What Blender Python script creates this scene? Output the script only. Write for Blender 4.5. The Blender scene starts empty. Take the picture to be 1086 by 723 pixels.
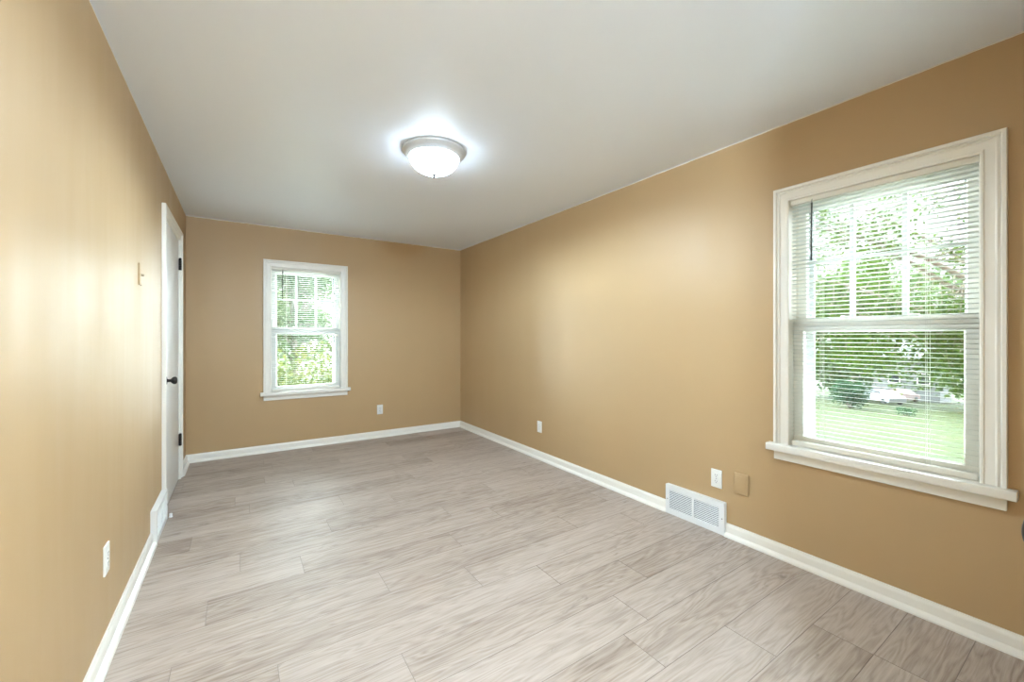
import bpy, bmesh, math, random
from mathutils import Vector, Matrix
R_ = math.radians
C = bpy.context.scene.collection
sc = bpy.context.scene

# ---------------------------------------------------------------- camera
F_PX = 436.55
H_EYE = 1.249
cam = bpy.data.cameras.new('camera')
cam.sensor_width = 36.0
cam.lens = F_PX / 1086 * 36.0
cam.shift_y = -5.1 / 1086
cam.clip_start = 0.01
cam.clip_end = 500
cam_o = bpy.data.objects.new('camera', cam)
cam_o.location = (0, 0, H_EYE)
cam_o.rotation_euler = (R_(90), 0, R_(-33.47))
C.objects.link(cam_o)
sc.camera = cam_o

# ---------------------------------------------------------------- exposure, sky, daylight
sc.view_settings.view_transform = 'Standard'
sc.view_settings.look = 'None'
sc.view_settings.gamma = 1.0
sc.view_settings.use_curve_mapping = False
sc.view_settings.exposure = 2.52
SKY = 0.36
world = bpy.data.worlds.new('sky')
sc.world = world
world.use_nodes = True
wn = world.node_tree.nodes; wl = world.node_tree.links
wn.clear()
w_out = wn.new('ShaderNodeOutputWorld'); w_bg = wn.new('ShaderNodeBackground')
w_tc = wn.new('ShaderNodeTexCoord'); w_sep = wn.new('ShaderNodeSeparateXYZ')
w_ramp = wn.new('ShaderNodeValToRGB')
w_ramp.color_ramp.elements[0].position = 0.0; w_ramp.color_ramp.elements[0].color = (0.95, 0.97, 1.0, 1)
w_ramp.color_ramp.elements[1].position = 0.7; w_ramp.color_ramp.elements[1].color = (0.80, 0.89, 1.0, 1)
wl.new(w_tc.outputs['Generated'], w_sep.inputs[0]); wl.new(w_sep.outputs['Z'], w_ramp.inputs[0])
wl.new(w_ramp.outputs[0], w_bg.inputs[0]); w_bg.inputs[1].default_value = SKY
wl.new(w_bg.outputs[0], w_out.inputs[0])

def sun(name, frm, strength, angle, color):
    l = bpy.data.lights.new(name, 'SUN'); l.energy = strength; l.angle = R_(angle); l.color = color
    o = bpy.data.objects.new(name, l); C.objects.link(o)
    o.rotation_euler = Vector(frm).to_track_quat('Z', 'Y').to_euler()
    return o
# bright hazy daylight: broad soft light from the two open sides of the house
LAMP = 3.9          # glow of the lamp's glass bowl
BULB, ENTRY_FILL = 50.0, 88.0         # watts of the bulbs inside it, and of the added entry fill lamp
K_EAST, K_NORTH, K_SUN = 13.0, 16.5, 0.5
sun('daylight_east', (1.0, 0.0, 0.30), K_EAST, 95, (0.82, 0.93, 1.0))
sun('daylight_north', (0.0, 1.0, 0.30), K_NORTH, 95, (0.82, 0.93, 1.0))
# direct sun, from behind the house, on the trees and the lawn
sun('sun', (-0.55, -0.6, 0.95), K_SUN, 1.0, (1.0, 0.95, 0.85))
# ---------------------------------------------------------------- dimensions
L, R, B, CEIL = -0.444, 2.551, 5.155, 2.44
FY = 0.0370            # face of the closet bump-out, just beside the camera
AX, AY = 0.92, -1.25   # alcove the camera stands in
WT = 0.17

# ---------------------------------------------------------------- helpers
def tag(o, label=None, cat=None, group=None, kind=None):
    if label: o['label'] = label
    if cat: o['category'] = cat
    if group: o['group'] = group
    if kind: o['kind'] = kind
    return o

class MB:
    """collects geometry for ONE mesh"""
    def __init__(s): s.v = []; s.f = []; s.sm = []
    def add(s, vs, fs, smooth=False, M=None):
        n = len(s.v)
        for p in vs:
            p = Vector(p)
            if M is not None: p = M @ p
            s.v.append(tuple(p))
        for f in fs:
            s.f.append(tuple(i + n for i in f)); s.sm.append(smooth)
        return s
    def box(s, x0, x1, y0, y1, z0, z1, M=None):
        vs = [(x0,y0,z0),(x1,y0,z0),(x1,y1,z0),(x0,y1,z0),(x0,y0,z1),(x1,y0,z1),(x1,y1,z1),(x0,y1,z1)]
        fs = [(0,3,2,1),(4,5,6,7),(0,1,5,4),(1,2,6,5),(2,3,7,6),(3,0,4,7)]
        return s.add(vs, fs, False, M)
    def rbox(s, x0, x1, y0, y1, z0, z1, b=0.002, M=None, seg=2):
        bm = bmesh.new()
        bmesh.ops.create_cube(bm, size=1)
        for v in bm.verts:
            v.co = Vector(((x0+x1)/2 + v.co.x*(x1-x0), (y0+y1)/2 + v.co.y*(y1-y0), (z0+z1)/2 + v.co.z*(z1-z0)))
        bmesh.ops.bevel(bm, geom=bm.edges[:], offset=b, segments=seg, affect='EDGES', profile=0.6)
        bm.verts.index_update()
        s.add([v.co for v in bm.verts], [[v.index for v in f.verts] for f in bm.faces], True, M)
        bm.free(); return s
    def lathe(s, prof, n=32, M=None, smooth=True):
        """prof: (r, h) pairs; axis = local z"""
        vs = []; fs = []
        for r, h in prof:
            for k in range(n):
                a = 2*math.pi*k/n
                vs.append((r*math.cos(a), r*math.sin(a), h))
        for i in range(len(prof)-1):
            for k in range(n):
                a = i*n+k; b = i*n+(k+1) % n
                fs.append((a, b, b+n, a+n))
        if prof[0][0] > 1e-6: fs.append(tuple(reversed(range(n))))
        if prof[-1][0] > 1e-6: fs.append(tuple((len(prof)-1)*n+k for k in range(n)))
        return s.add(vs, fs, smooth, M)
    def tube(s, pts, r, n=6, r2=None):
        pts = [Vector(p) for p in pts]; m = len(pts)
        r2 = r if r2 is None else r2
        vs = []; fs = []
        for i, p in enumerate(pts):
            d = (pts[min(i+1, m-1)] - pts[max(i-1, 0)]).normalized()
            a = d.orthogonal().normalized(); b = d.cross(a)
            if i and (a.dot(la) < 0): pass
            la = a
            rr = r + (r2-r)*i/max(1, m-1)
            for k in range(n):
                t = 2*math.pi*k/n
                vs.append(p + rr*(math.cos(t)*a + math.sin(t)*b))
        for i in range(m-1):
            for k in range(n):
                a = i*n+k; b = i*n+(k+1) % n
                fs.append((a, b, b+n, a+n))
        fs.append(tuple(reversed(range(n)))); fs.append(tuple((m-1)*n+k for k in range(n)))
        return s.add(vs, fs, True)
    def sweep(s, rings, closed_ends=True):
        """rings: list of equal-length point lists, profile closed"""
        n = len(rings[0]); vs = [p for r in rings for p in r]; fs = []
        for i in range(len(rings)-1):
            for k in range(n):
                a = i*n+k; b = i*n+(k+1) % n
                fs.append((a, b, b+n, a+n))
        if closed_ends:
            fs.append(tuple(reversed(range(n)))); fs.append(tuple((len(rings)-1)*n+k for k in range(n)))
        return s.add(vs, fs, False)
    def build(s, name, mat, parent=None):
        me = bpy.data.meshes.new(name)
        me.from_pydata(s.v, [], s.f)
        me.polygons.foreach_set('use_smooth', s.sm)
        me.update()
        bm = bmesh.new(); bm.from_mesh(me); bmesh.ops.recalc_face_normals(bm, faces=bm.faces[:]); bm.to_mesh(me); bm.free()
        me.materials.append(mat)
        o = bpy.data.objects.new(name, me); C.objects.link(o)
        if parent: o.parent = parent
        return o

def empty(name, loc, rz=0.0):
    o = bpy.data.objects.new(name, None); o.empty_display_size = 0.1
    o.location = loc; o.rotation_euler = (0, 0, rz); C.objects.link(o)
    return o

def children(o): return [c for c in bpy.data.objects if c.parent == o]
def copy_tree(o, parent=None):
    c = o.copy(); C.objects.link(c)
    if parent: c.parent = parent
    for ch in children(o): copy_tree(ch, c)
    return c

# ---------------------------------------------------------------- materials
def new_mat(name):
    m = bpy.data.materials.new(name); m.use_nodes = True
    nt = m.node_tree
    return m, nt, nt.nodes['Principled BSDF']

def simple(name, col, rough=0.5, metal=0.0, noise=0.0, nscale=20, bump=0.0, spec=0.5):
    m, nt, p = new_mat(name)
    p.inputs['Base Color'].default_value = (*col, 1)
    p.inputs['Roughness'].default_value = rough
    p.inputs['Metallic'].default_value = metal
    p.inputs['Specular IOR Level'].default_value = spec
    tc = nt.nodes.new('ShaderNodeTexCoord'); n = nt.nodes.new('ShaderNodeTexNoise')
    n.inputs['Scale'].default_value = nscale; n.inputs['Detail'].default_value = 4
    nt.links.new(tc.outputs['Object'], n.inputs['Vector'])
    mx = nt.nodes.new('ShaderNodeMix'); mx.data_type = 'RGBA'
    mx.inputs['A'].default_value = (*[c*(1-noise) for c in col], 1)
    mx.inputs['B'].default_value = (*[min(1, c*(1+noise)) for c in col], 1)
    nt.links.new(n.outputs['Fac'], mx.inputs['Factor']); nt.links.new(mx.outputs['Result'], p.inputs['Base Color'])
    if bump:
        b = nt.nodes.new('ShaderNodeBump'); b.inputs['Strength'].default_value = bump; b.inputs['Distance'].default_value = 0.002
        nt.links.new(n.outputs['Fac'], b.inputs['Height']); nt.links.new(b.outputs[0], p.inputs['Normal'])
    return m

def math_node(nt, op, a, b=None, clamp=False):
    n = nt.nodes.new('ShaderNodeMath'); n.operation = op; n.use_clamp = clamp
    for i, v in enumerate((a, b)):
        if v is None: continue
        if isinstance(v, (int, float)): n.inputs[i].default_value = v
        else: nt.links.new(v, n.inputs[i])
    return n.outputs[0]

def noise_node(nt, vec, scale, detail=4, rough=0.5, dist=0.0, vscale=None, loc=None):
    if vscale is not None:
        mp = nt.nodes.new('ShaderNodeMapping'); mp.inputs['Scale'].default_value = vscale
        if loc: mp.inputs['Location'].default_value = loc
        nt.links.new(vec, mp.inputs['Vector']); vec = mp.outputs[0]
    n = nt.nodes.new('ShaderNodeTexNoise'); n.inputs['Scale'].default_value = scale
    n.inputs['Detail'].default_value = detail; n.inputs['Roughness'].default_value = rough
    n.inputs['Distortion'].default_value = dist
    nt.links.new(vec, n.inputs['Vector'])
    return n.outputs['Fac']

def ramp(nt, fac, stops):
    r = nt.nodes.new('ShaderNodeValToRGB'); e = r.color_ramp.elements
    while len(e) < len(stops): e.new(0.5)
    for i, (p, c) in enumerate(stops):
        e[i].position = p; e[i].color = (*c, 1) if len(c) == 3 else c
    nt.links.new(fac, r.inputs[0]); return r.outputs[0]

def mix(nt, fac, a, b, mode='MIX'):
    m = nt.nodes.new('ShaderNodeMix'); m.data_type = 'RGBA'; m.blend_type = mode
    for k, v in (('Factor', fac), ('A', a), ('B', b)):
        if isinstance(v, tuple): m.inputs[k].default_value = (*v, 1)
        elif isinstance(v, (int, float)): m.inputs[k].default_value = v
        else: nt.links.new(v, m.inputs[k])
    return m.outputs['Result']

WALL_COL = (0.480, 0.322, 0.163)
def wall_paint():
    m, nt, p = new_mat('tan_satin_wall_paint')
    g = nt.nodes.new('ShaderNodeNewGeometry').outputs['Position']
    # satin paint rolled in vertical strokes, scuffed here and there
    streak = noise_node(nt, g, 1.0, 5, 0.55, 0.2, (5, 5, 0.7))
    patch = noise_node(nt, g, 1.3, 3, 0.5)
    fine = noise_node(nt, g, 260, 3, 0.6)
    col = mix(nt, math_node(nt, 'MULTIPLY', patch, 0.6), tuple(c*0.94 for c in WALL_COL), tuple(c*1.09 for c in WALL_COL))
    # the ceiling white laps a few millimetres onto the wall in a wavering line
    sep = nt.nodes.new('ShaderNodeSeparateXYZ'); nt.links.new(g, sep.inputs[0])
    wob = noise_node(nt, g, 9, 4, 0.6)
    z = math_node(nt, 'ADD', sep.outputs['Z'], math_node(nt, 'MULTIPLY', wob, 0.009))
    lap = math_node(nt, 'GREATER_THAN', z, CEIL-0.0025)
    col = mix(nt, lap, col, (0.72, 0.68, 0.62))
    nt.links.new(col, p.inputs['Base Color'])
    mr = nt.nodes.new('ShaderNodeMapRange'); mr.inputs['From Min'].default_value = 0.3; mr.inputs['From Max'].default_value = 0.7
    mr.inputs['To Min'].default_value = 0.42; mr.inputs['To Max'].default_value = 0.54
    nt.links.new(streak, mr.inputs['Value']); nt.links.new(mr.outputs[0], p.inputs['Roughness'])
    p.inputs['Specular IOR Level'].default_value = 0.5
    h = math_node(nt, 'ADD', math_node(nt, 'MULTIPLY', fine, 0.12), math_node(nt, 'MULTIPLY', streak, 1.2))
    b = nt.nodes.new('ShaderNodeBump'); b.inputs['Strength'].default_value = 0.25; b.inputs['Distance'].default_value = 0.004
    nt.links.new(h, b.inputs['Height']); nt.links.new(b.outputs[0], p.inputs['Normal'])
    return m

def ceiling_paint():
    m, nt, p = new_mat('white_ceiling_paint')
    g = nt.nodes.new('ShaderNodeNewGeometry').outputs['Position']
    n = noise_node(nt, g, 1.5, 4, 0.55, 0.3); f = noise_node(nt, g, 1.0, 5, 0.6, 1.2, (18, 9, 1))
    nt.links.new(mix(nt, n, (0.835, 0.885, 0.970), (0.86, 0.91, 0.985)), p.inputs['Base Color'])
    p.inputs['Roughness'].default_value = 0.42
    b = nt.nodes.new('ShaderNodeBump'); b.inputs['Strength'].default_value = 0.2; b.inputs['Distance'].default_value = 0.004
    nt.links.new(math_node(nt, 'ADD', math_node(nt, 'MULTIPLY', n, 2.0), math_node(nt, 'MULTIPLY', f, 0.35)), b.inputs['Height'])
    nt.links.new(b.outputs[0], p.inputs['Normal'])
    return m

def floor_wood():
    m, nt, p = new_mat('grey_oak_plank')
    g = nt.nodes.new('ShaderNodeNewGeometry').outputs['Position']
    at = nt.nodes.new('ShaderNodeAttribute'); at.attribute_name = 'plank'
    # every plank cut from another part of the log
    off = nt.nodes.new('ShaderNodeVectorMath'); off.operation = 'MULTIPLY_ADD'
    off.inputs[1].default_value = (37.0, 23.0, 11.0)
    nt.links.new(at.outputs['Vector'], off.inputs[0]); nt.links.new(g, off.inputs[2])
    v = off.outputs[0]
    warp = noise_node(nt, v, 1.0, 3, 0.5, 0.0, (0.9, 7.5, 1.0))
    # cathedral rings: contour lines of a stretched noise field
    rings = math_node(nt, 'FRACT', math_node(nt, 'MULTIPLY', warp, 17.0))
    rings = math_node(nt, 'ABSOLUTE', math_node(nt, 'SUBTRACT', rings, 0.5))        # 0..0.5
    fine = noise_node(nt, v, 1.0, 6, 0.65, 0.5, (9.0, 210.0, 1.0))
    mid = noise_node(nt, v, 1.0, 5, 0.6, 0.5, (2.2, 60.0, 1.0))
    broad = noise_node(nt, v, 1.0, 4, 0.55, 0.3, (0.8, 6.0, 1.0))
    knot = noise_node(nt, v, 1.0, 3, 0.6, 1.2, (3.2, 11.0, 1.0))
    sep = nt.nodes.new('ShaderNodeSeparateColor'); nt.links.new(at.outputs['Color'], sep.inputs[0])
    t = math_node(nt, 'MULTIPLY', rings, 0.42)
    t = math_node(nt, 'ADD', t, math_node(nt, 'MULTIPLY', fine, 0.50))
    t = math_node(nt, 'ADD', t, math_node(nt, 'MULTIPLY', mid, 0.60))
    t = math_node(nt, 'ADD', t, math_node(nt, 'MULTIPLY', broad, 0.62))
    t = math_node(nt, 'ADD', t, math_node(nt, 'MULTIPLY', sep.outputs[0], 0.17))
    t = math_node(nt, 'SUBTRACT', t, 0.52)
    col = ramp(nt, t, [(0.22, (0.240, 0.178, 0.135)), (0.42, (0.375, 0.298, 0.242)), (0.60, (0.460, 0.378, 0.316)), (0.85, (0.54, 0.455, 0.392))])
    kn = ramp(nt, knot, [(0.66, (0, 0, 0)), (0.74, (1, 1, 1))])
    col = mix(nt, math_node(nt, 'MULTIPLY', kn, 0.6), col, (0.17, 0.13, 0.10))
    col = mix(nt, math_node(nt, 'MULTIPLY', sep.outputs[2], 0.65), col, (0.12, 0.09, 0.075))
    nt.links.new(col, p.inputs['Base Color'])
    mr = nt.nodes.new('ShaderNodeMapRange'); mr.inputs['To Min'].default_value = 0.55; mr.inputs['To Max'].default_value = 0.46
    nt.links.new(t, mr.inputs['Value']); nt.links.new(mr.outputs[0], p.inputs['Roughness'])
    b = nt.nodes.new('ShaderNodeBump'); b.inputs['Strength'].default_value = 0.12; b.inputs['Distance'].default_value = 0.0015
    nt.links.new(t, b.inputs['Height']); nt.links.new(b.outputs[0], p.inputs['Normal'])
    return m

def glass_mat():
    m, nt, p = new_mat('window_glass'); nt.nodes.remove(p)
    out = nt.nodes['Material Output']
    tr = nt.nodes.new('ShaderNodeBsdfTransparent'); tr.inputs[0].default_value = (0.96, 0.985, 0.97, 1)
    gl = nt.nodes.new('ShaderNodeBsdfGlossy'); gl.inputs['Roughness'].default_value = 0.02
    fr = nt.nodes.new('ShaderNodeFresnel'); fr.inputs[0].default_value = 1.45
    mx = nt.nodes.new('ShaderNodeMixShader')
    nt.links.new(fr.outputs[0], mx.inputs[0]); nt.links.new(tr.outputs[0], mx.inputs[1]); nt.links.new(gl.outputs[0], mx.inputs[2])
    nt.links.new(mx.outputs[0], out.inputs[0])
    return m

def leaf_mat(name, dark, light, trans=0.45):
    m, nt, p = new_mat(name); nt.nodes.remove(p)
    out = nt.nodes['Material Output']
    g = nt.nodes.new('ShaderNodeNewGeometry')
    col = ramp(nt, g.outputs['Random Per Island'], [(0.0, dark), (0.55, tuple((a+b)/2 for a, b in zip(dark, light))), (1.0, light)])
    d = nt.nodes.new('ShaderNodeBsdfDiffuse'); t = nt.nodes.new('ShaderNodeBsdfTranslucent')
    nt.links.new(col, d.inputs[0]); nt.links.new(col, t.inputs[0])
    mx = nt.nodes.new('ShaderNodeMixShader'); mx.inputs[0].default_value = trans
    nt.links.new(d.outputs[0], mx.inputs[1]); nt.links.new(t.outputs[0], mx.inputs[2])
    nt.links.new(mx.outputs[0], out.inputs[0])
    return m

M_wall = wall_paint(); M_ceil = ceiling_paint(); M_floor = floor_wood(); M_glass = glass_mat()
M_trim = simple('white_semigloss_trim', (0.84, 0.80, 0.725), 0.3, noise=0.02, nscale=8, bump=0.05)
M_door = simple('white_door_paint', (0.80, 0.785, 0.75), 0.35, noise=0.02, nscale=5, bump=0.05)
M_vinyl = simple('white_sash_paint', (0.87, 0.86, 0.81), 0.4, noise=0.02, nscale=6)
M_muntin = simple('shaded_muntin_paint', (0.60, 0.62, 0.60), 0.4, noise=0.02, nscale=6)  # white muntins greyed: shade against the bright panes put into the colour
M_storm = simple('grey_storm_frame', (0.42, 0.43, 0.43), 0.45, noise=0.05)
M_slat = simple('white_blind_slat', (0.72, 0.74, 0.69), 0.42, noise=0.01)
M_rail = simple('warm_lit_blind_rail', (0.80, 0.76, 0.67), 0.4, noise=0.01)  # warm room light on the rails is put into their colour
M_cord = simple('blind_cord', (0.75, 0.75, 0.70), 0.8, noise=0.05)
M_wand = simple('backlit_wand_plastic', (0.05, 0.05, 0.045), 0.25, noise=0.1)  # clear wand; its backlit darkness is put into the colour
M_plate = simple('white_outlet_plastic', (0.82, 0.80, 0.75), 0.3, noise=0.01)
M_slot = simple('outlet_slot_dark', (0.03, 0.027, 0.025), 0.6, noise=0.1)
M_black = simple('matte_black_hardware', (0.022, 0.018, 0.016), 0.38, metal=0.4, noise=0.2)
M_regi = simple('white_register_enamel', (0.80, 0.80, 0.78), 0.35, noise=0.02)
M_duct = simple('dark_duct_inside', (0.05, 0.05, 0.05), 0.8, noise=0.2)
M_screw = simple('screw_metal', (0.30, 0.28, 0.25), 0.4, metal=0.9, noise=0.1)
M_nickel = simple('brushed_nickel', (0.58, 0.59, 0.60), 0.38, metal=0.3, noise=0.06, nscale=60)
M_rubber = simple('white_rubber', (0.8, 0.78, 0.74), 0.6, noise=0.02)
M_bark = simple('grey_brown_bark', (0.16, 0.13, 0.10), 0.9, noise=0.4, nscale=12, bump=0.6)
M_exterior = simple('pale_grey_house_siding', (0.16, 0.16, 0.165), 0.7, noise=0.03)
M_roof = simple('grey_roof_shingle', (0.12, 0.12, 0.125), 0.9, noise=0.25, nscale=3)
M_dglass = simple('dark_house_glass', (0.03, 0.035, 0.045), 0.1, noise=0.1)
M_concrete = simple('pale_concrete', (0.40, 0.35, 0.33), 0.9, noise=0.08, nscale=3)
M_tyre = simple('black_tyre', (0.015, 0.015, 0.015), 0.8, noise=0.2)

def lamp_glass():
    m, nt, p = new_mat('frosted_alabaster_lamp_glass')
    p.inputs['Base Color'].default_value = (0.9, 0.9, 0.88, 1); p.inputs['Roughness'].default_value = 0.25
    g = nt.nodes.new('ShaderNodeTexCoord').outputs['Object']
    n = noise_node(nt, g, 9, 4, 0.6, 1.0)
    p.inputs['Emission Color'].default_value = (0.70, 0.86, 1.0, 1)
    nt.links.new(math_node(nt, 'ADD', math_node(nt, 'MULTIPLY', n, 0.3*LAMP), LAMP*0.85), p.inputs['Emission Strength'])
    # the glass lets half of the bulbs' light straight through
    tr = nt.nodes.new('ShaderNodeBsdfTransparent'); mx = nt.nodes.new('ShaderNodeMixShader'); mx.inputs[0].default_value = 0.5
    nt.links.new(p.outputs[0], mx.inputs[1]); nt.links.new(tr.outputs[0], mx.inputs[2])
    nt.links.new(mx.outputs[0], nt.nodes['Material Output'].inputs[0])
    return m
M_lamp = lamp_glass()

def grass_mat():
    m, nt, p = new_mat('sunlit_lawn')
    g = nt.nodes.new('ShaderNodeNewGeometry').outputs['Position']
    a = noise_node(nt, g, 0.35, 5, 0.6); b = noise_node(nt, g, 9, 4, 0.7)
    f = math_node(nt, 'ADD', math_node(nt, 'MULTIPLY', a, 0.6), math_node(nt, 'MULTIPLY', b, 0.4))
    nt.links.new(ramp(nt, f, [(0.35, (0.012, 0.0205, 0.001)), (0.65, (0.024, 0.031, 0.0018))]), p.inputs['Base Color'])
    p.inputs['Roughness'].default_value = 0.95; p.inputs['Specular IOR Level'].default_value = 0.1
    return m
M_grass = grass_mat()

# ================================================================ SETTING
WIN_HALF, WIN_Z0, WIN_Z1 = 0.353, 0.607, 2.0       # rough hole (finished inside the jamb liner)
JT = 0.02
RW_C, BW_C = 0.7055, 0.6375                        # window centres on the right and back walls
HH = WIN_HALF + JT
D_Y0, D_Y1, D_Z = 3.722, 4.608, 2.093              # door hole in the left wall

# floor of planks laid across the room (one mesh, a quad per plank with hairline joints)
def build_floor():
    pitch, y_ref, ln = 0.2055, 2.825, 1.228
    known = {0: 0.001, 1: 0.285, -1: 0.49, -2: 0.982, 2: -0.125, 3: 0.612, 4: -0.215, 5: 0.12, 6: 0.53, 7: 1.50, 8: 1.34, 9: 1.745}
    rnd = random.Random(5)
    vs, fs, cols = [], [], []
    x_lo, x_hi, y_lo, y_hi = L-0.0, R+0.0, AY, B
    k0 = int(math.floor((y_ref - y_hi)/pitch)) - 1; k1 = int(math.ceil((y_ref - y_lo)/pitch)) + 1
    gp = 0.0010; d = 0.0012
    for k in range(k0, k1):
        y1 = y_ref - k*pitch; y0 = y1 - pitch
        j = known.get(k, rnd.uniform(0, ln))
        while j > x_lo: j -= ln
        while j < x_hi:
            a, b = max(j, x_lo), min(j+ln, x_hi); c0, c1 = max(y0, y_lo), min(y1, y_hi)
            col = (rnd.random(), rnd.random(), 0.0, 1)      # third channel marks the eased plank edges
            j += ln
            if b-a < 0.01 or c1-c0 < 0.01: continue
            n = len(vs)
            for (xx, yy, zz) in ((a, c0, -d), (b, c0, -d), (b, c1, -d), (a, c1, -d),
                                 (a+gp, c0+gp, 0), (b-gp, c0+gp, 0), (b-gp, c1-gp, 0), (a+gp, c1-gp, 0)):
                vs.append((xx, yy, zz))
            for f in ((4,5,6,7), (0,1,5,4), (1,2,6,5), (2,3,7,6), (3,0,4,7)):
                fs.append(tuple(i+n for i in f)); cols.append(col if f == (4,5,6,7) else (col[0], col[1], 1.0, 1))
    # subfloor
    n = len(vs)
    for zz in (-0.12, -0.0013):
        vs += [(x_lo-WT, y_lo-WT, zz), (x_hi+WT, y_lo-WT, zz), (x_hi+WT, y_hi+WT, zz), (x_lo-WT, y_hi+WT, zz)]
    for f in ((0,3,2,1), (4,5,6,7), (0,1,5,4), (1,2,6,5), (2,3,7,6), (3,0,4,7)):
        fs.append(tuple(i+n for i in f)); cols.append((0.1, 0.1, 0.1, 1))
    me = bpy.data.meshes.new('floor'); me.from_pydata(vs, [], fs); me.update()
    at = me.color_attributes.new('plank', 'FLOAT_COLOR', 'CORNER')
    for p in me.polygons:
        for li in p.loop_indices: at.data[li].color = cols[p.index]
    me.materials.append(M_floor)
    o = bpy.data.objects.new('floor', me); C.objects.link(o); tag(o, kind='structure')
build_floor()

def struct(mb, name, mat): return tag(mb.build(name, mat), kind='structure')
struct(MB().box(L-WT, R+WT, AY-WT, B+WT, CEIL, CEIL+0.15), 'ceiling', M_ceil)

def wall_with_hole(axis, face, out, a0, a1, h0, h1, z0, z1, name):
    """axis 'x': wall plane x=face running in y; holes a=[h0,h1], z=[z0,z1]"""
    m = MB()
    segs = [(a0, h0, 0, CEIL), (h1, a1, 0, CEIL), (h0, h1, z1, CEIL)]
    if z0 > 0: segs.append((h0, h1, 0, z0))
    for (p, q, s, t) in segs:
        lo, hi = min(face, out), max(face, out)
        if axis == 'x': m.box(lo, hi, p, q, s, t)
        else: m.box(p, q, lo, hi, s, t)
    return struct(m, name, M_wall)
wall_with_hole('x', R, R+WT, FY-0.0, B, RW_C-HH, RW_C+HH, WIN_Z0, WIN_Z1+JT, 'wall_right')
wall_with_hole('y', B, B+WT, L-WT, R+WT, BW_C-HH, BW_C+HH, WIN_Z0, WIN_Z1+JT, 'wall_back')
wall_with_hole('x', L, L-WT, AY-WT, B, D_Y0, D_Y1, 0, D_Z, 'wall_left')
C_X0, C_X1, C_Z = 1.03, 1.80, 2.06                                     # closet doorway beside the camera
wall_with_hole('y', FY, FY-0.12, AX, R+WT, C_X0, C_X1, 0, C_Z, 'wall_front')
struct(MB().box(AX, AX+0.12, AY, FY-0.12, 0, CEIL), 'wall_closet', M_wall)
struct(MB().box(L, R, AY-WT, AY, 0, CEIL), 'wall_entry', M_wall)
struct(MB().box(L-WT-0.02, L-WT, D_Y0-0.1, D_Y1+0.1, 0, D_Z+0.1), 'wall_behind_door', M_wall)

# baseboards: board with eased top and a shoe moulding
BB = [(0, 0), (0.033, 0), (0.0325, 0.008), (0.028, 0.016), (0.020, 0.022), (0.0145, 0.026), (0.0135, 0.060), (0.0115, 0.068), (0.008, 0.074), (0.0065, 0.079), (0, 0.079)]
def baseboard(name, p0, p1, nrm, m0=0, m1=0):
    """run p0->p1 on the wall, nrm into the room; m=1 inside-corner mitre"""
    p0, p1, nrm = Vector((*p0, 0)), Vector((*p1, 0)), Vector((*nrm, 0))
    d = (p1-p0).normalized()
    r0 = [p0 + nrm*t + Vector((0, 0, h)) + d*t*m0 for t, h in BB]
    r1 = [p1 + nrm*t + Vector((0, 0, h)) - d*t*m1 for t, h in BB]
    return MB().sweep([r0, r1])
def bb(name, *runs):
    m = MB()
    for r in runs:
        q = baseboard(name, *r); m.add(q.v, q.f)
    return struct(m, name, M_trim)
V_R0, V_R1 = 1.414, 1.834       # register on the right wall
V_L0, V_L1 = 3.228, 3.648       # register on the left wall
DC0, DC1 = 3.656, 4.676         # outer edges of the door casing
bb('baseboard_back', ((L, B), (R, B), (0, -1), 1, 1))
bb('baseboard_right', ((R, FY), (R, V_R0-0.001), (-1, 0), 1, 0), ((R, V_R1+0.001), (R, B), (-1, 0), 0, 1))
bb('baseboard_left', ((L, AY), (L, V_L0-0.001), (1, 0), 1, 0), ((L, DC1), (L, B), (1, 0), 0, 1))
bb('baseboard_front', ((AX-0.0, FY), (C_X0-0.085, FY), (0, 1), 0, 0), ((C_X1+0.085, FY), (R, FY), (0, 1), 0, 1))
bb('baseboard_entry', ((L, AY), (AX, AY), (0, 1), 1, 1), ((AX, AY), (AX, FY), (-1, 0), 1, 0))

# casing profile: (distance from the opening, projection from the wall)
CASING = [(0, 0), (0, 0.009), (0.002, 0.012), (0.005, 0.013), (0.011, 0.013), (0.013, 0.0095), (0.043, 0.0115), (0.045, 0.0155), (0.049, 0.017), (0.053, 0.0155), (0.055, 0.0125), (0.0575, 0.0125), (0.0595, 0.021), (0.062, 0.0235), (0.073, 0.0235), (0.075, 0.021), (0.075, 0)]
def casing_mesh(half, z0, z1, prof, wide=1.0):
    """three sided mitred casing around an opening; local x right, y outward (room at -y)"""
    path = [(-half, z0, -1, 0), (-half, z1, -1, 1), (half, z1, 1, 1), (half, z0, 1, 0)]
    rings = []
    for (u, z, du, dz) in path:
        rings.append([(u + du*d*wide, -t, z + dz*d*wide) for d, t in prof])
    return MB().sweep(rings)

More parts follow.
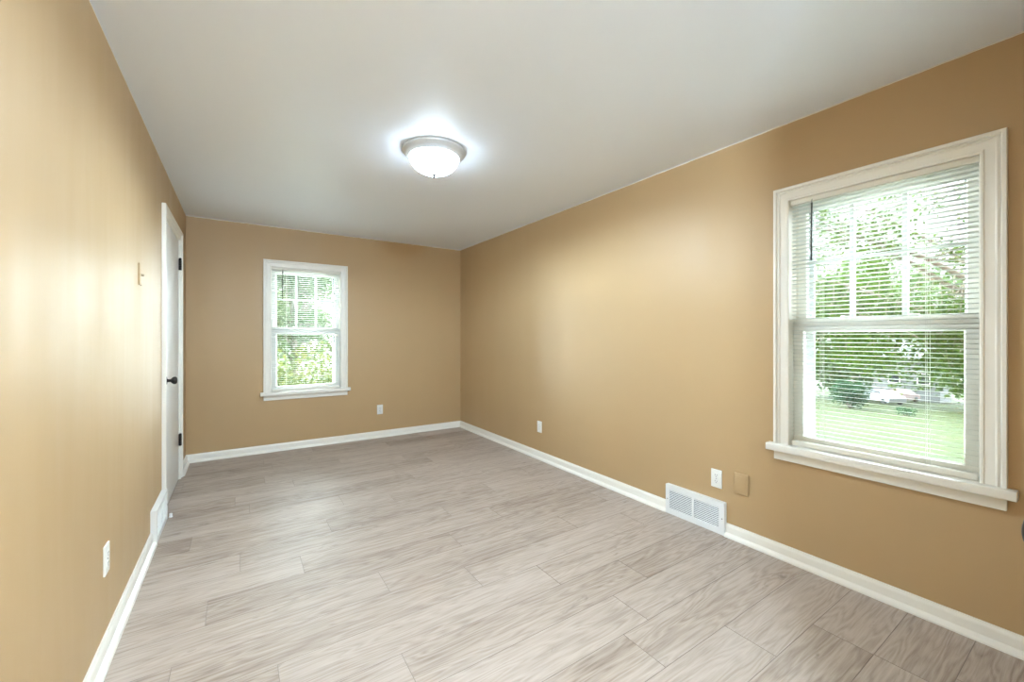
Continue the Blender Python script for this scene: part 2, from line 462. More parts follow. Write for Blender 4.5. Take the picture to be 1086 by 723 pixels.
# ---------------------------------------------------------------- windows (double hung, six lights over one)
def make_window(n, loc, rz):
    root = tag(empty('window_%d' % n, loc, rz), kind='structure')
    casing_mesh(WIN_HALF, 0.645, WIN_Z1, CASING).build('window_casing', M_trim, root)
    MB().rbox(-0.456, 0.456, -0.052, -0.0005, 0.607, 0.645, 0.004).box(-WIN_HALF, WIN_HALF, -0.002, 0.045, 0.612, 0.645).build('window_sill', M_trim, root)
    MB().rbox(-0.426, 0.426, -0.018, -0.0005, 0.555, 0.6065, 0.002).build('window_apron', M_trim, root)
    j = MB()
    for sgn in (-1, 1):
        a, b = sorted((sgn*WIN_HALF, sgn*(WIN_HALF+JT)))
        j.box(a, b, 0, WT, 0.607, WIN_Z1+JT)
        a, b = sorted((sgn*(WIN_HALF-0.010), sgn*WIN_HALF)); j.box(a, b, 0.082, 0.086, 0.645, WIN_Z1)   # parting bead
    j.box(-WIN_HALF, WIN_HALF, 0, WT, WIN_Z1, WIN_Z1+JT)
    j.box(-WIN_HALF, WIN_HALF, 0.045, WT+0.03, 0.607, 0.640)
    j.build('window_jamb', M_trim, root)
    def sash(name, w0, w1, z0, z1, gh, gz0, gz1):
        s = MB(); h = WIN_HALF-0.002; c = 0.006
        for sgn in (-1, 1):
            a, b = sorted((sgn*gh, sgn*h)); s.box(a, b, w0, w1, z0, z1)
        s.box(-gh, gh, w0, w1, z0, gz0); s.box(-gh, gh, w0, w1, gz1, z1)
        # glazing stop bevel
        wm = (w0+w1)/2
        o_ = [(-gh, w0, gz0), (gh, w0, gz0), (gh, w0, gz1), (-gh, w0, gz1)]
        i_ = [(-gh+c, wm-0.003, gz0+c), (gh-c, wm-0.003, gz0+c), (gh-c, wm-0.003, gz1-c), (-gh+c, wm-0.003, gz1-c)]
        s.add(o_+i_, [(0,1,5,4), (1,2,6,5), (2,3,7,6), (3,0,4,7)])
        o = s.build(name, M_vinyl, root)
        MB().box(-gh-0.003, gh+0.003, wm-0.0015, wm+0.0015, gz0-0.003, gz1+0.003).build('window_pane', M_glass, o)
        return o, wm
    up, wm = sash('upper_sash', 0.087, 0.120, 1.297, WIN_Z1-0.002, 0.305, 1.345, 1.945)
    mt = MB()
    for u in (-0.1017, 0.1017): mt.rbox(u-0.0105, u+0.0105, wm-0.013, wm+0.010, 1.345, 1.945, 0.003)
    mt.rbox(-0.305, 0.305, wm-0.0125, wm+0.0095, 1.646, 1.664, 0.003)
    mt.build('muntin', M_muntin, up)
    lo, wm2 = sash('lower_sash', 0.046, 0.080, 0.642, 1.337, 0.305, 0.693, 1.277)
    MB().box(-0.349, 0.349, 0.040, 0.0465, 1.318, 1.330).build('sash_lip', M_vinyl, lo)
    for u in (-0.13, 0.13):
        k = MB().rbox(u-0.028, u+0.028, 0.052, 0.076, 1.3365, 1.346, 0.002)
        k.lathe([(0.011, 0), (0.011, 0.008), (0.006, 0.012), (0, 0.012)], 14, Matrix.Translation((u, 0.062, 1.345)))
        k.rbox(u-0.002, u+0.030, 0.050, 0.060, 1.348, 1.354, 0.002)
        k.build('sash_lock', M_vinyl, lo)
    st = MB()
    for sgn in (-1, 1):
        a, b = sorted((sgn*0.288, sgn*WIN_HALF)); st.box(a, b, 0.146, 0.158, 0.640, WIN_Z1)
    st.box(-0.288, 0.288, 0.146, 0.158, 0.640, 0.672); st.box(-0.288, 0.288, 0.146, 0.158, 1.950, WIN_Z1); st.box(-0.288, 0.288, 0.146, 0.158, 1.300, 1.326)
    st.build('storm_frame', M_storm, root)
    return root
make_window(1, (BW_C, B, 0), 0.0)
make_window(2, (R, RW_C, 0), R_(-90))

# ---------------------------------------------------------------- door on the left wall
def make_door_left():
    root = tag(empty('door_1', (L, 0, 0)), kind='structure')
    # casing, swept with the same mitre; local frame: x -> -y of the world as seen from inside
    c = MB(); half = (D_Y1-D_Y0)/2 - 0.004; cy = (D_Y0+D_Y1)/2
    q = casing_mesh(half, 0.0, D_Z-0.004, CASING, wide=(DC1-DC0-2*half)/0.15)
    M = Matrix.Translation((0, cy, 0)) @ Matrix.Rotation(R_(90), 4, 'Z')     # local x -> +y, local -y -> +x
    c.add(q.v, q.f, False, M)
    c.build('door_casing', M_trim, root)
    jm = MB()
    jm.box(-WT, 0, D_Y0, D_Y0+0.012, 0, D_Z); jm.box(-WT, 0, D_Y1-0.012, D_Y1, 0, D_Z); jm.box(-WT, 0, D_Y0+0.012, D_Y1-0.012, D_Z-0.012, D_Z)
    jm.build('door_jamb', M_trim, root)
    s = MB().rbox(-0.038, -0.001, D_Y0+0.0145, D_Y1-0.0155, 0.008, D_Z-0.0145, 0.0015)
    slab = s.build('door_leaf', M_door, root)
    k = MB(); ky, kz = 3.822, 0.930
    k.lathe([(0.031, 0), (0.031, 0.004), (0.027, 0.009), (0.013, 0.012), (0.0105, 0.018), (0.011, 0.030), (0.018, 0.036), (0.0255, 0.044), (0.0275, 0.053), (0.0255, 0.061), (0.018, 0.067), (0.008, 0.069), (0, 0.069)], 24,
            Matrix.Translation((-0.001, ky, kz)) @ Matrix.Rotation(R_(90), 4, 'Y'))
    tag(k.build('door_knob', M_black, slab), label='black round door knob')
    for z in (1.875, 0.345):
        h = MB()
        for i in range(5):
            h.lathe([(0.0095, 0), (0.0095, 0.0185), ], 14, Matrix.Translation((0.0105, D_Y1-0.0137, z-0.05+i*0.0202)))
        h.lathe([(0.005, -0.004), (0.009, 0.0), (0.009, 0.003), (0.004, 0.006)], 12, Matrix.Translation((0.0105, D_Y1-0.0137, z+0.051)))
        h.box(-0.030, 0.006, D_Y1-0.0150, D_Y1-0.0125, z-0.05, z+0.05)
        tag(h.build('hinge', M_black, root), label='black hinge')
make_door_left()

# closet door in the front wall beside the camera; only its knob reaches into the photo
def make_door_front():
    root = tag(empty('door_2', (0, FY, 0)), kind='structure')
    half = (C_X1-C_X0)/2 - 0.004; cx = (C_X0+C_X1)/2
    q = casing_mesh(half, 0.0, C_Z-0.004, CASING)
    c = MB(); c.add(q.v, q.f, False, Matrix.Translation((cx, 0, 0)) @ Matrix.Rotation(R_(180), 4, 'Z'))
    c.build('door_casing', M_trim, root)
    jm = MB(); jm.box(C_X0, C_X0+0.010, -0.12, 0, 0, C_Z); jm.box(C_X1-0.010, C_X1, -0.12, 0, 0, C_Z); jm.box(C_X0+0.010, C_X1-0.010, -0.12, 0, C_Z-0.010, C_Z)
    jm.build('door_jamb', M_trim, root)
    slab = MB().rbox(C_X0+0.012, C_X1-0.012, -0.036, -0.001, 0.008, C_Z-0.012, 0.0015).build('door_leaf', M_door, root)
    k = MB()
    k.lathe([(0.031, 0), (0.031, 0.004), (0.027, 0.009), (0.013, 0.012), (0.0105, 0.018), (0.011, 0.030), (0.018, 0.036), (0.0255, 0.044), (0.0275, 0.053), (0.0255, 0.061), (0.018, 0.067), (0.008, 0.069), (0, 0.069)], 32,
            Matrix.Translation((1.103, -0.001, 0.922)) @ Matrix.Rotation(R_(-90), 4, 'X'))
    tag(k.build('door_knob', M_black, slab), label='black round door knob')
make_door_front()

# ================================================================ THINGS
# ---------------------------------------------------------------- mini blinds
def make_blind(loc, rz):
    root = empty('window_blind', loc, rz)
    hw = 0.347
    h = MB().rbox(-hw-0.003, hw+0.003, 0.004, 0.030, 1.974, 1.9995, 0.002)
    h.build('headrail', M_rail, root)
    s = MB(); n = 5
    z = 1.962; k = 0
    while z > 0.694:
        vs = []; tilt = R_(-9.0)
        for e in (-hw, hw):
            for i in range(n):
                t = (i/(n-1)-0.5)*0.0245
                c = 0.0009*(1-(2*i/(n-1)-1)**2)
                vs.append((e, 0.019 + t*math.cos(tilt) - c*math.sin(tilt), z + t*math.sin(tilt) + c))
        s.add(vs, [(i, i+1, i+1+n, i+n) for i in range(n-1)], True)
        z -= 0.0213; k += 1
    so = s.build('slats', M_slat, root)
    sm = so.modifiers.new('thickness', 'SOLIDIFY'); sm.thickness = 0.0005; sm.offset = 0
    MB().rbox(-hw, hw, 0.006, 0.032, 0.6455, 0.674, 0.006, seg=3).build('bottom_rail', M_rail, root)
    cd = MB()
    for u in (-0.21, 0.19):
        for w in (0.0065, 0.0315): cd.tube([(u, w, 0.672), (u, w, 1.976)], 0.0006, 5)
        cd.tube([(u+0.012, 0.019, 0.672), (u+0.012, 0.019, 1.976)], 0.0007, 5)
    cd.build('ladder_cord', M_cord, root)
    wd = MB().tube([(-0.245, -0.004, 1.962), (-0.247, -0.005, 1.655)], 0.0044, 6)
    wd.tube([(-0.245, 0.008, 1.985), (-0.245, -0.004, 1.978), (-0.245, -0.004, 1.960)], 0.0016, 6)
    tag(wd.build('tilt_wand', M_wand, root), label='tilt wand coloured dark as if backlit')
    return root
blind = make_blind((R, RW_C, 0), R_(-90))
tag(blind, 'white slatted mini blind hung in the large window nearest the camera on the right wall', 'blind')
b2 = copy_tree(blind); b2.location = (BW_C, B, 0); b2.rotation_euler = (0, 0, 0)
tag(b2, 'white slatted mini blind hung in the small window on the far back wall', 'blind')

# ---------------------------------------------------------------- ceiling lamp
lamp = tag(empty('ceiling_lamp', (1.045, 2.49, CEIL)), 'round flush ceiling lamp with lit frosted glass bowl and brushed nickel rim', 'lamp')
MB().lathe([(0.0, 0), (0.199, 0), (0.2005, -0.004), (0.2005, -0.012), (0.198, -0.016), (0.192, -0.019), (0.188, -0.027), (0.178, -0.036), (0.168, -0.041), (0.163, -0.046), (0.159, -0.046), (0.158, -0.040)], 72).build('rim', M_nickel, lamp)
prof = [(0.1585, -0.040)]
for i in range(0, 15):
    a = i/14*math.pi/2
    prof.append((0.1585*math.cos(a)**0.85 if i < 14 else 0.0, -0.043-0.103*math.sin(a)**1.15))
MB().lathe(prof, 64).build('glass_bowl', M_lamp, lamp)
bl = bpy.data.lights.new('bulbs', 'SPOT'); bl.spot_size = R_(178); bl.spot_blend = 0.4; bl.shadow_soft_size = 0.03; bl.energy = BULB; bl.color = (0.62, 0.82, 1.0)
blo = bpy.data.objects.new('bulbs', bl); C.objects.link(blo); blo.parent = lamp; blo.location = (0, 0, -0.105)
MB().lathe([(0.0, -0.138), (0.012, -0.143), (0.014, -0.148), (0.013, -0.155), (0.007, -0.160), (0.0085, -0.166), (0.006, -0.171), (0, -0.173)], 20).build('finial', simple('glow_darkened_finial', (0.09, 0.09, 0.092), 0.4, metal=0.2, noise=0.05), lamp)  # finial's nickel darkened in its colour to offset the bowl's glow

# added fill lamp: a copy hung out of view to brighten the room
fill_lamp = copy_tree(lamp); fill_lamp.location = (0.30, -0.42, CEIL)
tag(fill_lamp, 'added fill lamp, a copy of the round flush ceiling lamp, unseen over the entry alcove', 'lamp')
for ch in children(fill_lamp):
    if ch.type == 'LIGHT':
        ch.data = bpy.data.lights.new('entry_fill_light', 'POINT'); ch.data.energy = ENTRY_FILL
        ch.data.shadow_soft_size = 0.055; ch.data.color = bl.color

# ---------------------------------------------------------------- wall plates
def duplex(name, loc, rz):
    """local x right, y into the wall (room at -y), origin at plate centre"""
    root = empty(name, loc, rz)
    MB().rbox(-0.035, 0.035, -0.0065, 0.0, -0.0575, 0.0575, 0.0025, seg=3).build('cover_plate', M_plate, root)
    for dz in (-0.0195, 0.0195):
        r = MB(); pts = []
        for k in range(28):
            a = 2*math.pi*k/28
            pts.append((0.0172*math.cos(a), max(-0.0132, min(0.0132, 0.0172*math.sin(a)))))
        n = len(pts)
        r.add([(p[0], -0.0062, dz+p[1]) for p in pts] + [(p[0]*0.97, -0.0085, dz+p[1]*0.97) for p in pts],
              [(i, (i+1) % n, (i+1) % n+n, i+n) for i in range(n)] + [tuple(range(n, 2*n))])
        ro = r.build('receptacle', M_plate, root)
        s = MB()
        s.box(-0.0078, -0.0056, -0.0090, -0.0080, dz-0.0005, dz+0.0085); s.box(0.0056, 0.0078, -0.0090, -0.0080, dz+0.0005, dz+0.0075)
        s.lathe([(0.0026, 0), (0.0026, 0.001)], 12, Matrix.Translation((0, -0.0080, dz-0.0068)) @ Matrix.Rotation(R_(90), 4, 'X'))
        tag(s.build('slots', M_slot, ro), label='dark plug slots')
    MB().lathe([(0.0034, 0), (0.003, 0.0015), (0, 0.0018)], 14, Matrix.Translation((0, -0.0063, 0)) @ Matrix.Rotation(R_(90), 4, 'X')).build('screw', M_screw, root)
    return root
g_out = 'white duplex outlets low on the walls'
o1 = duplex('wall_outlet', (R, 1.4775, 0.338), R_(-90))
tag(o1, 'white duplex outlet on the right wall above the floor register, beside a tan blank plate', 'outlet', g_out)
for loc, rz, lab in (((R, 3.345, 0.326), -90, 'white duplex outlet on the bare middle of the right wall, short of the far corner'),
                     ((1.447, B, 0.342), 0, 'white duplex outlet on the back wall to the right of the small window'),
                     ((L, 2.246, 0.368), 90, 'white duplex outlet seen edge-on low on the left wall, nearest the camera')):
    c = copy_tree(o1); c.location = loc; c.rotation_euler = (0, 0, R_(rz)); tag(c, lab, 'outlet', g_out)

bp = empty('blank_plate', (R, 1.320, 0.348), R_(-90))
tag(bp, 'blank cover plate painted the same tan as the right wall, between outlet and window', 'cover plate')
MB().rbox(-0.043, 0.043, -0.009, 0.0, -0.063, 0.063, 0.003).rbox(-0.030, 0.030, -0.0105, -0.008, -0.050, 0.050, 0.001).build('plate', M_wall, bp)
for dz in (-0.03, 0.03):
    MB().lathe([(0.003, 0), (0.0026, 0.0012), (0, 0.0016)], 12, Matrix.Translation((0, -0.0103, dz)) @ Matrix.Rotation(R_(90), 4, 'X')).build('screw', M_wall, bp)

sw = empty('light_switch', (L, 2.911, 1.577), R_(90))
tag(sw, 'tan painted toggle light switch on the left wall before the door', 'light switch')
MB().rbox(-0.035, 0.035, -0.0065, 0.0, -0.0575, 0.0575, 0.0025).build('cover_plate', M_wall, sw)
tg = MB().rbox(-0.004, 0.004, -0.020, -0.004, -0.006, 0.005, 0.0015, M=Matrix.Rotation(R_(18), 4, 'X'))
tg.build('toggle', simple('tan_switch_toggle', (0.40, 0.31, 0.20), 0.4, noise=0.05), sw)

# ---------------------------------------------------------------- floor-level registers
def register(loc, rz):
    root = empty('air_register', loc, rz)
    W2, H0, H1, D = 0.210, 0.002, 0.204, 0.030
    ox0, ox1, oz0, oz1 = -0.182, 0.176, 0.038, 0.168
    mid = -0.003
    f = MB(); t = 0.004
    # face plate with two windows, then returns to the wall
    for (a, b, c, d) in ((-W2, ox0, H0, H1), (ox1, W2, H0, H1), (ox0, ox1, H0, oz0), (ox0, ox1, oz1, H1), (mid-0.007, mid+0.007, oz0, oz1)):
        f.box(a, b, -D, -D+t, c, d)
    f.box(-W2, -W2+t, -D+t, 0, H0, H1); f.box(W2-t, W2, -D+t, 0, H0, H1); f.box(-W2+t, W2-t, -D+t, 0, H1-t, H1); f.box(-W2+t, W2-t, -D+t, 0, H0, H0+t)
    # pressed lip around the face
    f.box(-W2-0.001, -W2+0.004, -D-0.0015, -D, H0, H1); f.box(W2-0.004, W2+0.001, -D-0.0015, -D, H0, H1); f.box(-W2+0.004, W2-0.004, -D-0.0015, -D, H1-0.004, H1)
    f.build('frame', M_regi, root)
    tag(MB().box(-W2+t, W2-t, -0.004, -0.001, H0+t, H1-t).build('backing', M_duct, root), label='dark duct opening behind the louvers')
    for (a, b) in ((ox0, mid-0.007), (mid+0.007, ox1)):
        l = MB(); n = 12; p = (oz1-oz0)/n
        for i in range(n):
            z = oz0 + p*(i+0.5)
            l.add([(a, -D+0.001, z-p*0.22), (b, -D+0.001, z-p*0.22), (b, -D+0.006, z+p*0.16), (a, -D+0.006, z+p*0.16),
                   (a, -D+0.0014, z-p*0.32), (b, -D+0.0014, z-p*0.32), (b, -D+0.0066, z+p*0.06), (a, -D+0.0066, z+p*0.06)],
                  [(0,1,2,3), (7,6,5,4), (0,4,5,1), (1,5,6,2), (2,6,7,3), (3,7,4,0)])
        nb = 5
        l.build('louvers', M_regi, root)
    for u in (-W2+0.013, W2-0.013):
        s = MB().lathe([(0.0042, 0), (0.0038, 0.001), (0.001, 0.0016), (0, 0.0016)], 12, Matrix.Translation((u, -D, 0.103)) @ Matrix.Rotation(R_(90), 4, 'X'))
        s.build('screw', M_screw, root)
    return root
r1 = register((R, (V_R0+V_R1)/2, 0), R_(-90))
tag(r1, 'white louvered air register on the right wall below the outlet', 'air register', 'baseboard air registers')
r2 = copy_tree(r1); r2.location = (L, (V_L0+V_L1)/2, 0); r2.rotation_euler = (0, 0, R_(90))
tag(r2, 'white louvered air register on the left wall at the foot of the door casing', 'air register', 'baseboard air registers')
ds = MB().lathe([(0.012, 0), (0.012, 0.004), (0.009, 0.010), (0.009, 0.018), (0.011, 0.022), (0.008, 0.026), (0, 0.027)], 18, Matrix.Translation((L+0.046, 3.672, 0)))
tag(ds.build('door_stop', M_rubber), 'tiny white rubber door stop on the floor at the foot of the left door casing', 'door stop')

# ================================================================ OUTSIDE
def gz(x, y=0): return -2.2 - 0.07*max(0.0, x-3.0)
gm = MB(); xs = [-30, -3, 3, 20, 40, 60, 90, 140]; ys = [-60, -20, 0, 20, 50, 100]
gm.add([(x, y, gz(x)) for y in ys for x in xs], [(j*8+i, j*8+i+1, (j+1)*8+i+1, (j+1)*8+i) for j in range(len(ys)-1) for i in range(7)])
struct(gm, 'lawn', M_grass)
# walkway over the lawn
pw = MB(); n = 12
pa = [(15.2, 7.4-1.5), (17, 6.9), (20, 8.0), (24, 9.6), (29, 11.8)]
L_, R__ = [], []
for i, (x, y) in enumerate(pa):
    a = Vector(pa[max(0, i-1)]); b = Vector(pa[min(len(pa)-1, i+1)]); d = (b-a).normalized(); nn = Vector((-d.y, d.x))*0.65
    L_.append((x+nn.x, y+nn.y, gz(x+nn.x)+0.03)); R__.append((x-nn.x, y-nn.y, gz(x-nn.x)+0.03))
m_ = len(pa)
low = [(p[0], p[1], p[2]-0.08) for p in L_+R__]
pw.add(L_+R__+low, [(i, i+1, m_+i+1, m_+i) for i in range(m_-1)] + [(i, i+1, 2*m_+i+1, 2*m_+i) for i in range(m_-1)] + [(m_+i, m_+i+1, 3*m_+i+1, 3*m_+i) for i in range(m_-1)])
tag(pw.build('walkway', M_concrete), kind='structure')

ML_bright = leaf_mat('fresh_green_leaves', (0.018, 0.045, 0.006), (0.065, 0.10, 0.016))
ML_pale = leaf_mat('pale_green_leaves', (0.050, 0.085, 0.035), (0.105, 0.145, 0.060))
ML_yellow = leaf_mat('yellow_green_leaves', (0.025, 0.045, 0.010), (0.11, 0.115, 0.025))
ML_dark = leaf_mat('dark_evergreen_leaves', (0.015, 0.045, 0.02), (0.05, 0.10, 0.05), 0.2)

def leaf_cloud(mb, rnd, centre, rad, n, size, shell=0.35):
    cx, cy, cz = centre; rx, ry, rz = rad
    for _ in range(n):
        while True:
            p = Vector((rnd.uniform(-1, 1), rnd.uniform(-1, 1), rnd.uniform(-1, 1)))
            if shell < p.length <= 1: break
        q = Vector((cx+p.x*rx, cy+p.y*ry, cz+p.z*rz))
        a = Vector((rnd.gauss(0, 1), rnd.gauss(0, 1), rnd.gauss(-0.3, 0.7))).normalized()
        b = a.cross(Vector((rnd.gauss(0, 1), rnd.gauss(0, 1), rnd.gauss(0, 1)))).normalized()
        c = a.cross(b); s = size*rnd.uniform(0.6, 1.3)
        mb.add([q, q+a*s*0.45+b*s*0.30+c*s*0.06, q+a*s, q+a*s*0.45-b*s*0.30+c*s*0.06], [(0, 1, 2), (0, 2, 3)])

def branch_path(rnd, a, b, sag=0.06, n=7):
    a, b = Vector(a), Vector(b); d = (b-a).length; pts = []
    o = Vector((rnd.uniform(-1, 1), rnd.uniform(-1, 1), rnd.uniform(-.5, 1)))*d*sag
    for i in range(n):
        t = i/(n-1); pts.append(a.lerp(b, t) + o*math.sin(math.pi*t) + Vector((rnd.uniform(-1, 1), rnd.uniform(-1, 1), rnd.uniform(-1, 1)))*d*0.012)
    return pts

class FastLeaves(MB):
    def build(s, name, mat, parent=None):
        me = bpy.data.meshes.new(name); me.from_pydata([tuple(v) for v in s.v], [], s.f); me.update()
        me.materials.append(mat); o = bpy.data.objects.new(name, me); C.objects.link(o)
        if parent: o.parent = parent
        return o

def tree(name, seed, base, height, crown_r, mat, nleaf, size, label, cat='tree', group=None, crown_low=0.3, clumps=9, trunk_r=None, shell=0.2):
    """local origin at the tree's foot"""
    rnd = random.Random(seed)
    root = tag(empty(name, base), label, cat, group)
    tr = trunk_r or height*0.022
    w = MB(); lv = FastLeaves()
    top = height*0.80
    w.tube([(0, 0, -0.3), (rnd.uniform(-.1, .1), rnd.uniform(-.1, .1), top*0.35), (rnd.uniform(-.2, .2), rnd.uniform(-.2, .2), top*0.7), (0, 0, top)], tr, 8, tr*0.25)
    for k in range(clumps):
        a = 2*math.pi*k/clumps + rnd.uniform(-.3, .3); f = rnd.uniform(0, 1)
        zc = height*(crown_low + (0.92-crown_low)*((k*0.618) % 1))
        rr = crown_r*(0.62 if k % 3 else 0.25)*(1.15-0.6*abs((zc/height-(crown_low+0.92)/2)))
        c = (rr*math.cos(a), rr*math.sin(a), zc)
        cr = crown_r*rnd.uniform(0.42, 0.62)
        leaf_cloud(lv, rnd, c, (cr, cr, cr*0.8), nleaf//clumps, size, shell)
        w.tube(branch_path(rnd, (0, 0, max(zc*0.55, height*0.12)), c), tr*0.4, 6, tr*0.08)
    w.build('trunk', M_bark, root); lv.build('foliage', mat, root)
    return root

# big tree just outside the right window: its trunk stands right of the view, its limbs reach across the panes
def near_tree():
    rnd = random.Random(21)
    bx, by = 13.5, 0.6; g = gz(bx)
    root = tag(empty('broadleaf_tree', (bx, by, g)), 'leafy green tree near the right window whose limbs cross the upper panes', 'tree')
    w = MB(); lv = FastLeaves()
    fork = Vector((0, 0, 1.9 - g - 1.2))
    w.tube([(0, 0, -0.3), (0.05, 0.03, 1.2), (0, 0.05, fork.z)], 0.26, 12, 0.2)
    ends = [(-1.5, 2.9, 2.7), (-0.5, 4.4, 2.2), (0.4, 5.6, 3.5), (-1.2, 3.4, 5.0), (0.5, 4.0, 6.0), (1.5, 3.0, 4.4), (-1.8, -2.0, 4.5), (1.6, -2.6, 5.2),
            (2.5, 0.6, 6.4), (-2.0, 0.8, 6.6), (0.2, 0.2, 8.0), (-0.8, 5.2, 5.6), (0.3, 2.2, 2.0), (1.0, 6.6, 4.6)]
    z0 = 1.25 - g
    for i, e in enumerate(ends):
        e = Vector((e[0], e[1], e[2] + z0 - 2.2))
        p = branch_path(rnd, fork + Vector((0, 0, rnd.uniform(-.4, .5))), e, 0.08, 8)
        w.tube(p, 0.075, 7, 0.014)
        for j in range(9):
            q = p[rnd.randint(3, 7)]
            e2 = q + Vector((rnd.uniform(-1, 1), rnd.uniform(-1, 1), rnd.uniform(-.9, .7)))*1.15
            pp = branch_path(rnd, q, e2, 0.1, 5); w.tube(pp, 0.016, 5, 0.004)
            leaf_cloud(lv, rnd, e2, (0.55, 0.55, 0.42), 95, 0.085, 0.0)
            leaf_cloud(lv, rnd, pp[2], (0.4, 0.4, 0.35), 45, 0.085, 0.0)
    # hanging sprays in front of the lower sash
    for (ax, ay, az) in [(-1.0, 3.7, -0.35), (-1.0, 4.4, -0.25), (-0.5, 5.0, -0.4), (-1.3, 2.5, -0.3), (-1.2, 2.0, -0.55), (-1.0, 3.1, 0.0), (-0.6, 4.6, -0.75), (-1.2, 2.3, -1.0), (-0.4, 5.4, 0.1), (-1.2, 1.7, -0.1), (-1.0, 4.1, -0.7), (-1.2, 1.45, -1.1), (-1.2, 1.5, -0.6), (-1.1, 2.8, -0.75), (-1.2, 1.95, -0.85), (-1.1, 3.3, -0.55)]:
        e2 = Vector((ax, ay, az+z0)); q = Vector((ax*0.6, ay*0.9, z0+1.3))
        pp = branch_path(rnd, q, e2, 0.1, 6); w.tube(pp, 0.014, 5, 0.003)
        for t in (2, 3, 4, 5): leaf_cloud(lv, rnd, pp[t], (0.42, 0.42, 0.30), 75, 0.09, 0.0)
    w.build('trunk', M_bark, root); lv.build('foliage', ML_bright, root)
near_tree()

gt = 'trees behind the lawn'
far = [(84, -8, 19, 6.2), (88, 6, 22, 6.3), (90, 22, 21, 7.0), (62, 20.0, 17, 5.0), (64, -4.5, 15, 5), (64, 8.0, 16, 4.6), (55, 32, 15, 5.5), (60, -20, 16, 6), (88, 39, 20, 7)]
for i, (x, y, h, r) in enumerate(far):
    tree('background_tree', 100+i, (x, y, gz(x)), h, r, ML_pale, 6500, 0.62, 'pale green tree in the distant row behind the lawn, seen through the right window', 'tree', gt, 0.14, 12, shell=0.0)

# conifer, cars, small shrubs at the far edge of the lawn
def bush(name, seed, base, r, h, mat, n, size, label, group=None):
    rnd = random.Random(seed)
    root = tag(empty(name, base), label, 'shrub', group)
    w = MB(); lv = FastLeaves()
    k = 7
    for i in range(k):
        a = 2*math.pi*i/k; c = (r*0.5*math.cos(a), r*0.5*math.sin(a), h*(0.35+0.3*((i*0.618) % 1)))
        w.tube(branch_path(rnd, (0, 0, -0.1), c, 0.05, 4), 0.03*h, 5, 0.006*h)
        leaf_cloud(lv, rnd, c, (r*0.55, r*0.55, h*0.36), n//k, size, 0.1)
    w.build('stem', M_bark, root); lv.build('foliage', mat, root)
    return root
bush('shrub', 31, (46, 14.2, gz(46)), 1.45, 2.8, ML_dark, 2400, 0.22, 'dark evergreen shrub at the far edge of the lawn, seen through the right window')
bush('shrub', 32, (44, 10.0, gz(44)), 0.7, 0.8, ML_dark, 500, 0.12, 'small dark low shrub on the lawn right of the parked cars, through the right window')

def car(loc, rz, mat, label):
    root = tag(empty('car', loc, rz), label, 'car')
    side = [(-2.15, 0.35), (-2.2, 0.75), (-1.95, 0.95), (-1.2, 1.02), (-0.65, 1.42), (0.65, 1.46), (1.35, 1.02), (2.05, 0.88), (2.2, 0.62), (2.15, 0.32)]
    b = MB(); n = len(side)
    rings = []
    for yy, inset in ((-0.86, 0.0), (-0.80, 0.0), (0.80, 0.0), (0.86, 0.0)):
        rings.append([(x*(0.985 if abs(yy) > 0.82 else 1), yy*(0.80 if z > 1.2 else 1), z) for x, z in side])
    b.sweep(rings); b.build('car_body', mat, root)
    g = MB()
    for s in (-1, 1):
        g.add([(-1.05, s*0.845, 1.04), (1.2, s*0.845, 1.04), (0.6, s*0.73, 1.38), (-0.58, s*0.73, 1.36)], [(0, 1, 2, 3)])
    g.build('side_window', M_dglass, root)
    for x in (-1.35, 1.35):
        for s in (-1, 1):
            w = MB().lathe([(0.0, -0.1), (0.2, -0.1), (0.33, -0.09), (0.33, 0.09), (0.2, 0.1), (0, 0.1)], 20, Matrix.Translation((x, s*0.80, 0.33)) @ Matrix.Rotation(R_(90), 4, 'X'))
            w.build('wheel', M_tyre, root)
M_car1 = simple('silver_car_paint', (0.35, 0.36, 0.40), 0.35, metal=0.3, noise=0.03)
M_car2 = simple('red_brown_car_paint', (0.16, 0.06, 0.05), 0.35, metal=0.2, noise=0.03)
car((60, 16.2-0.6, gz(60)), R_(50), M_car1, 'silver grey car parked beside the dark evergreen shrub, seen through the right window')
car((66, 15.5, gz(66)), R_(-15), M_car2, 'reddish brown car parked in front of the pale house, seen through the right window')

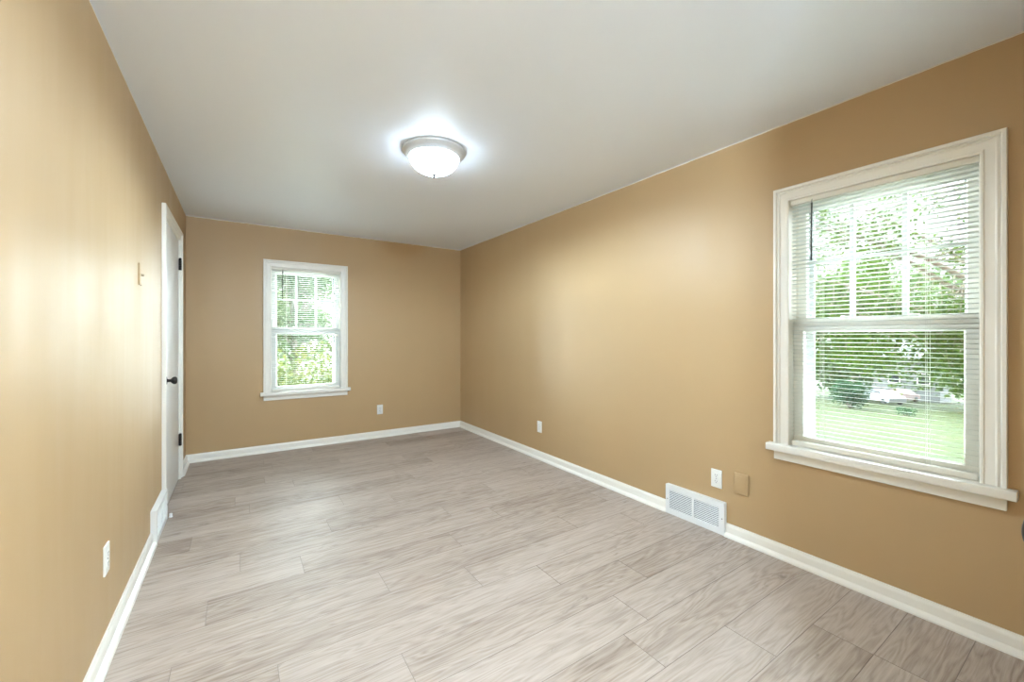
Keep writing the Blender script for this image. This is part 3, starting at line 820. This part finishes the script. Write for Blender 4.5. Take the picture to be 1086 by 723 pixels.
# white neighbouring house
def house(loc, rz, wid, dep, h, label):
    root = tag(empty('house', loc, rz), label, 'house')
    MB().box(-wid/2, wid/2, -dep/2, dep/2, -1.0, h).build('wall', M_exterior, root)
    rf = MB(); e = 0.5; rh = 2.4
    rf.add([(-wid/2-e, -dep/2-e, h), (wid/2+e, -dep/2-e, h), (wid/2+e, dep/2+e, h), (-wid/2-e, dep/2+e, h), (-wid/2-e, 0, h+rh), (wid/2+e, 0, h+rh)],
           [(0, 1, 5, 4), (2, 3, 4, 5), (0, 4, 3), (1, 2, 5), (0, 3, 2, 1)])
    rf.build('roof', M_roof, root)
    for x in (-wid*0.33, 0.0, wid*0.33):
        w = MB().box(x-0.6, x+0.6, -dep/2-0.06, -dep/2+0.02, h*0.42, h*0.42+1.4)
        wo = w.build('window', M_trim, root)
        MB().box(x-0.5, x+0.5, -dep/2-0.08, -dep/2-0.05, h*0.42+0.1, h*0.42+1.3).build('pane', M_dglass, wo)
house((75, 17.5, gz(75)), R_(-90), 8.5, 6, 5.6, 'pale sided house with grey roof beyond the lawn, seen through the right window')

# greenery behind the back window
bush('leafy_shrub', 41, (0.9, 10.0, gz(0)), 1.9, 3.7, ML_yellow, 9000, 0.11, 'tall yellow-green shrub filling the lower sash of the back window')
bush('leafy_shrub', 42, (-3.0, 10.8, gz(0)), 1.7, 3.3, ML_yellow, 3500, 0.12, 'yellow-green shrub left of the tall one behind the back window')
bush('leafy_shrub', 43, (5.0, 10.8, gz(0)), 1.7, 3.5, ML_yellow, 3500, 0.12, 'yellow-green shrub right of the tall one behind the back window')
tree('tall_tree', 51, (2.4, 24, gz(0)), 9.0, 2.4, ML_pale, 6500, 0.22, 'pale green tree rising above the shrubs behind the back window', crown_low=0.35, clumps=12)
gb = 'trees far behind the back window'
for i, (x, y, h, r) in enumerate([(-6, 36, 10, 3.6), (2.5, 42, 7.5, 3.5), (12, 38, 8.5, 3.5), (24, 36, 11, 4), (-15, 34, 11, 4)]):
    tree('background_tree', 60+i, (x, y, gz(0)), h, r, ML_pale, 2600, 0.32, 'pale green tree far off beyond the shrubs behind the back window', 'tree', gb, 0.25, 9)
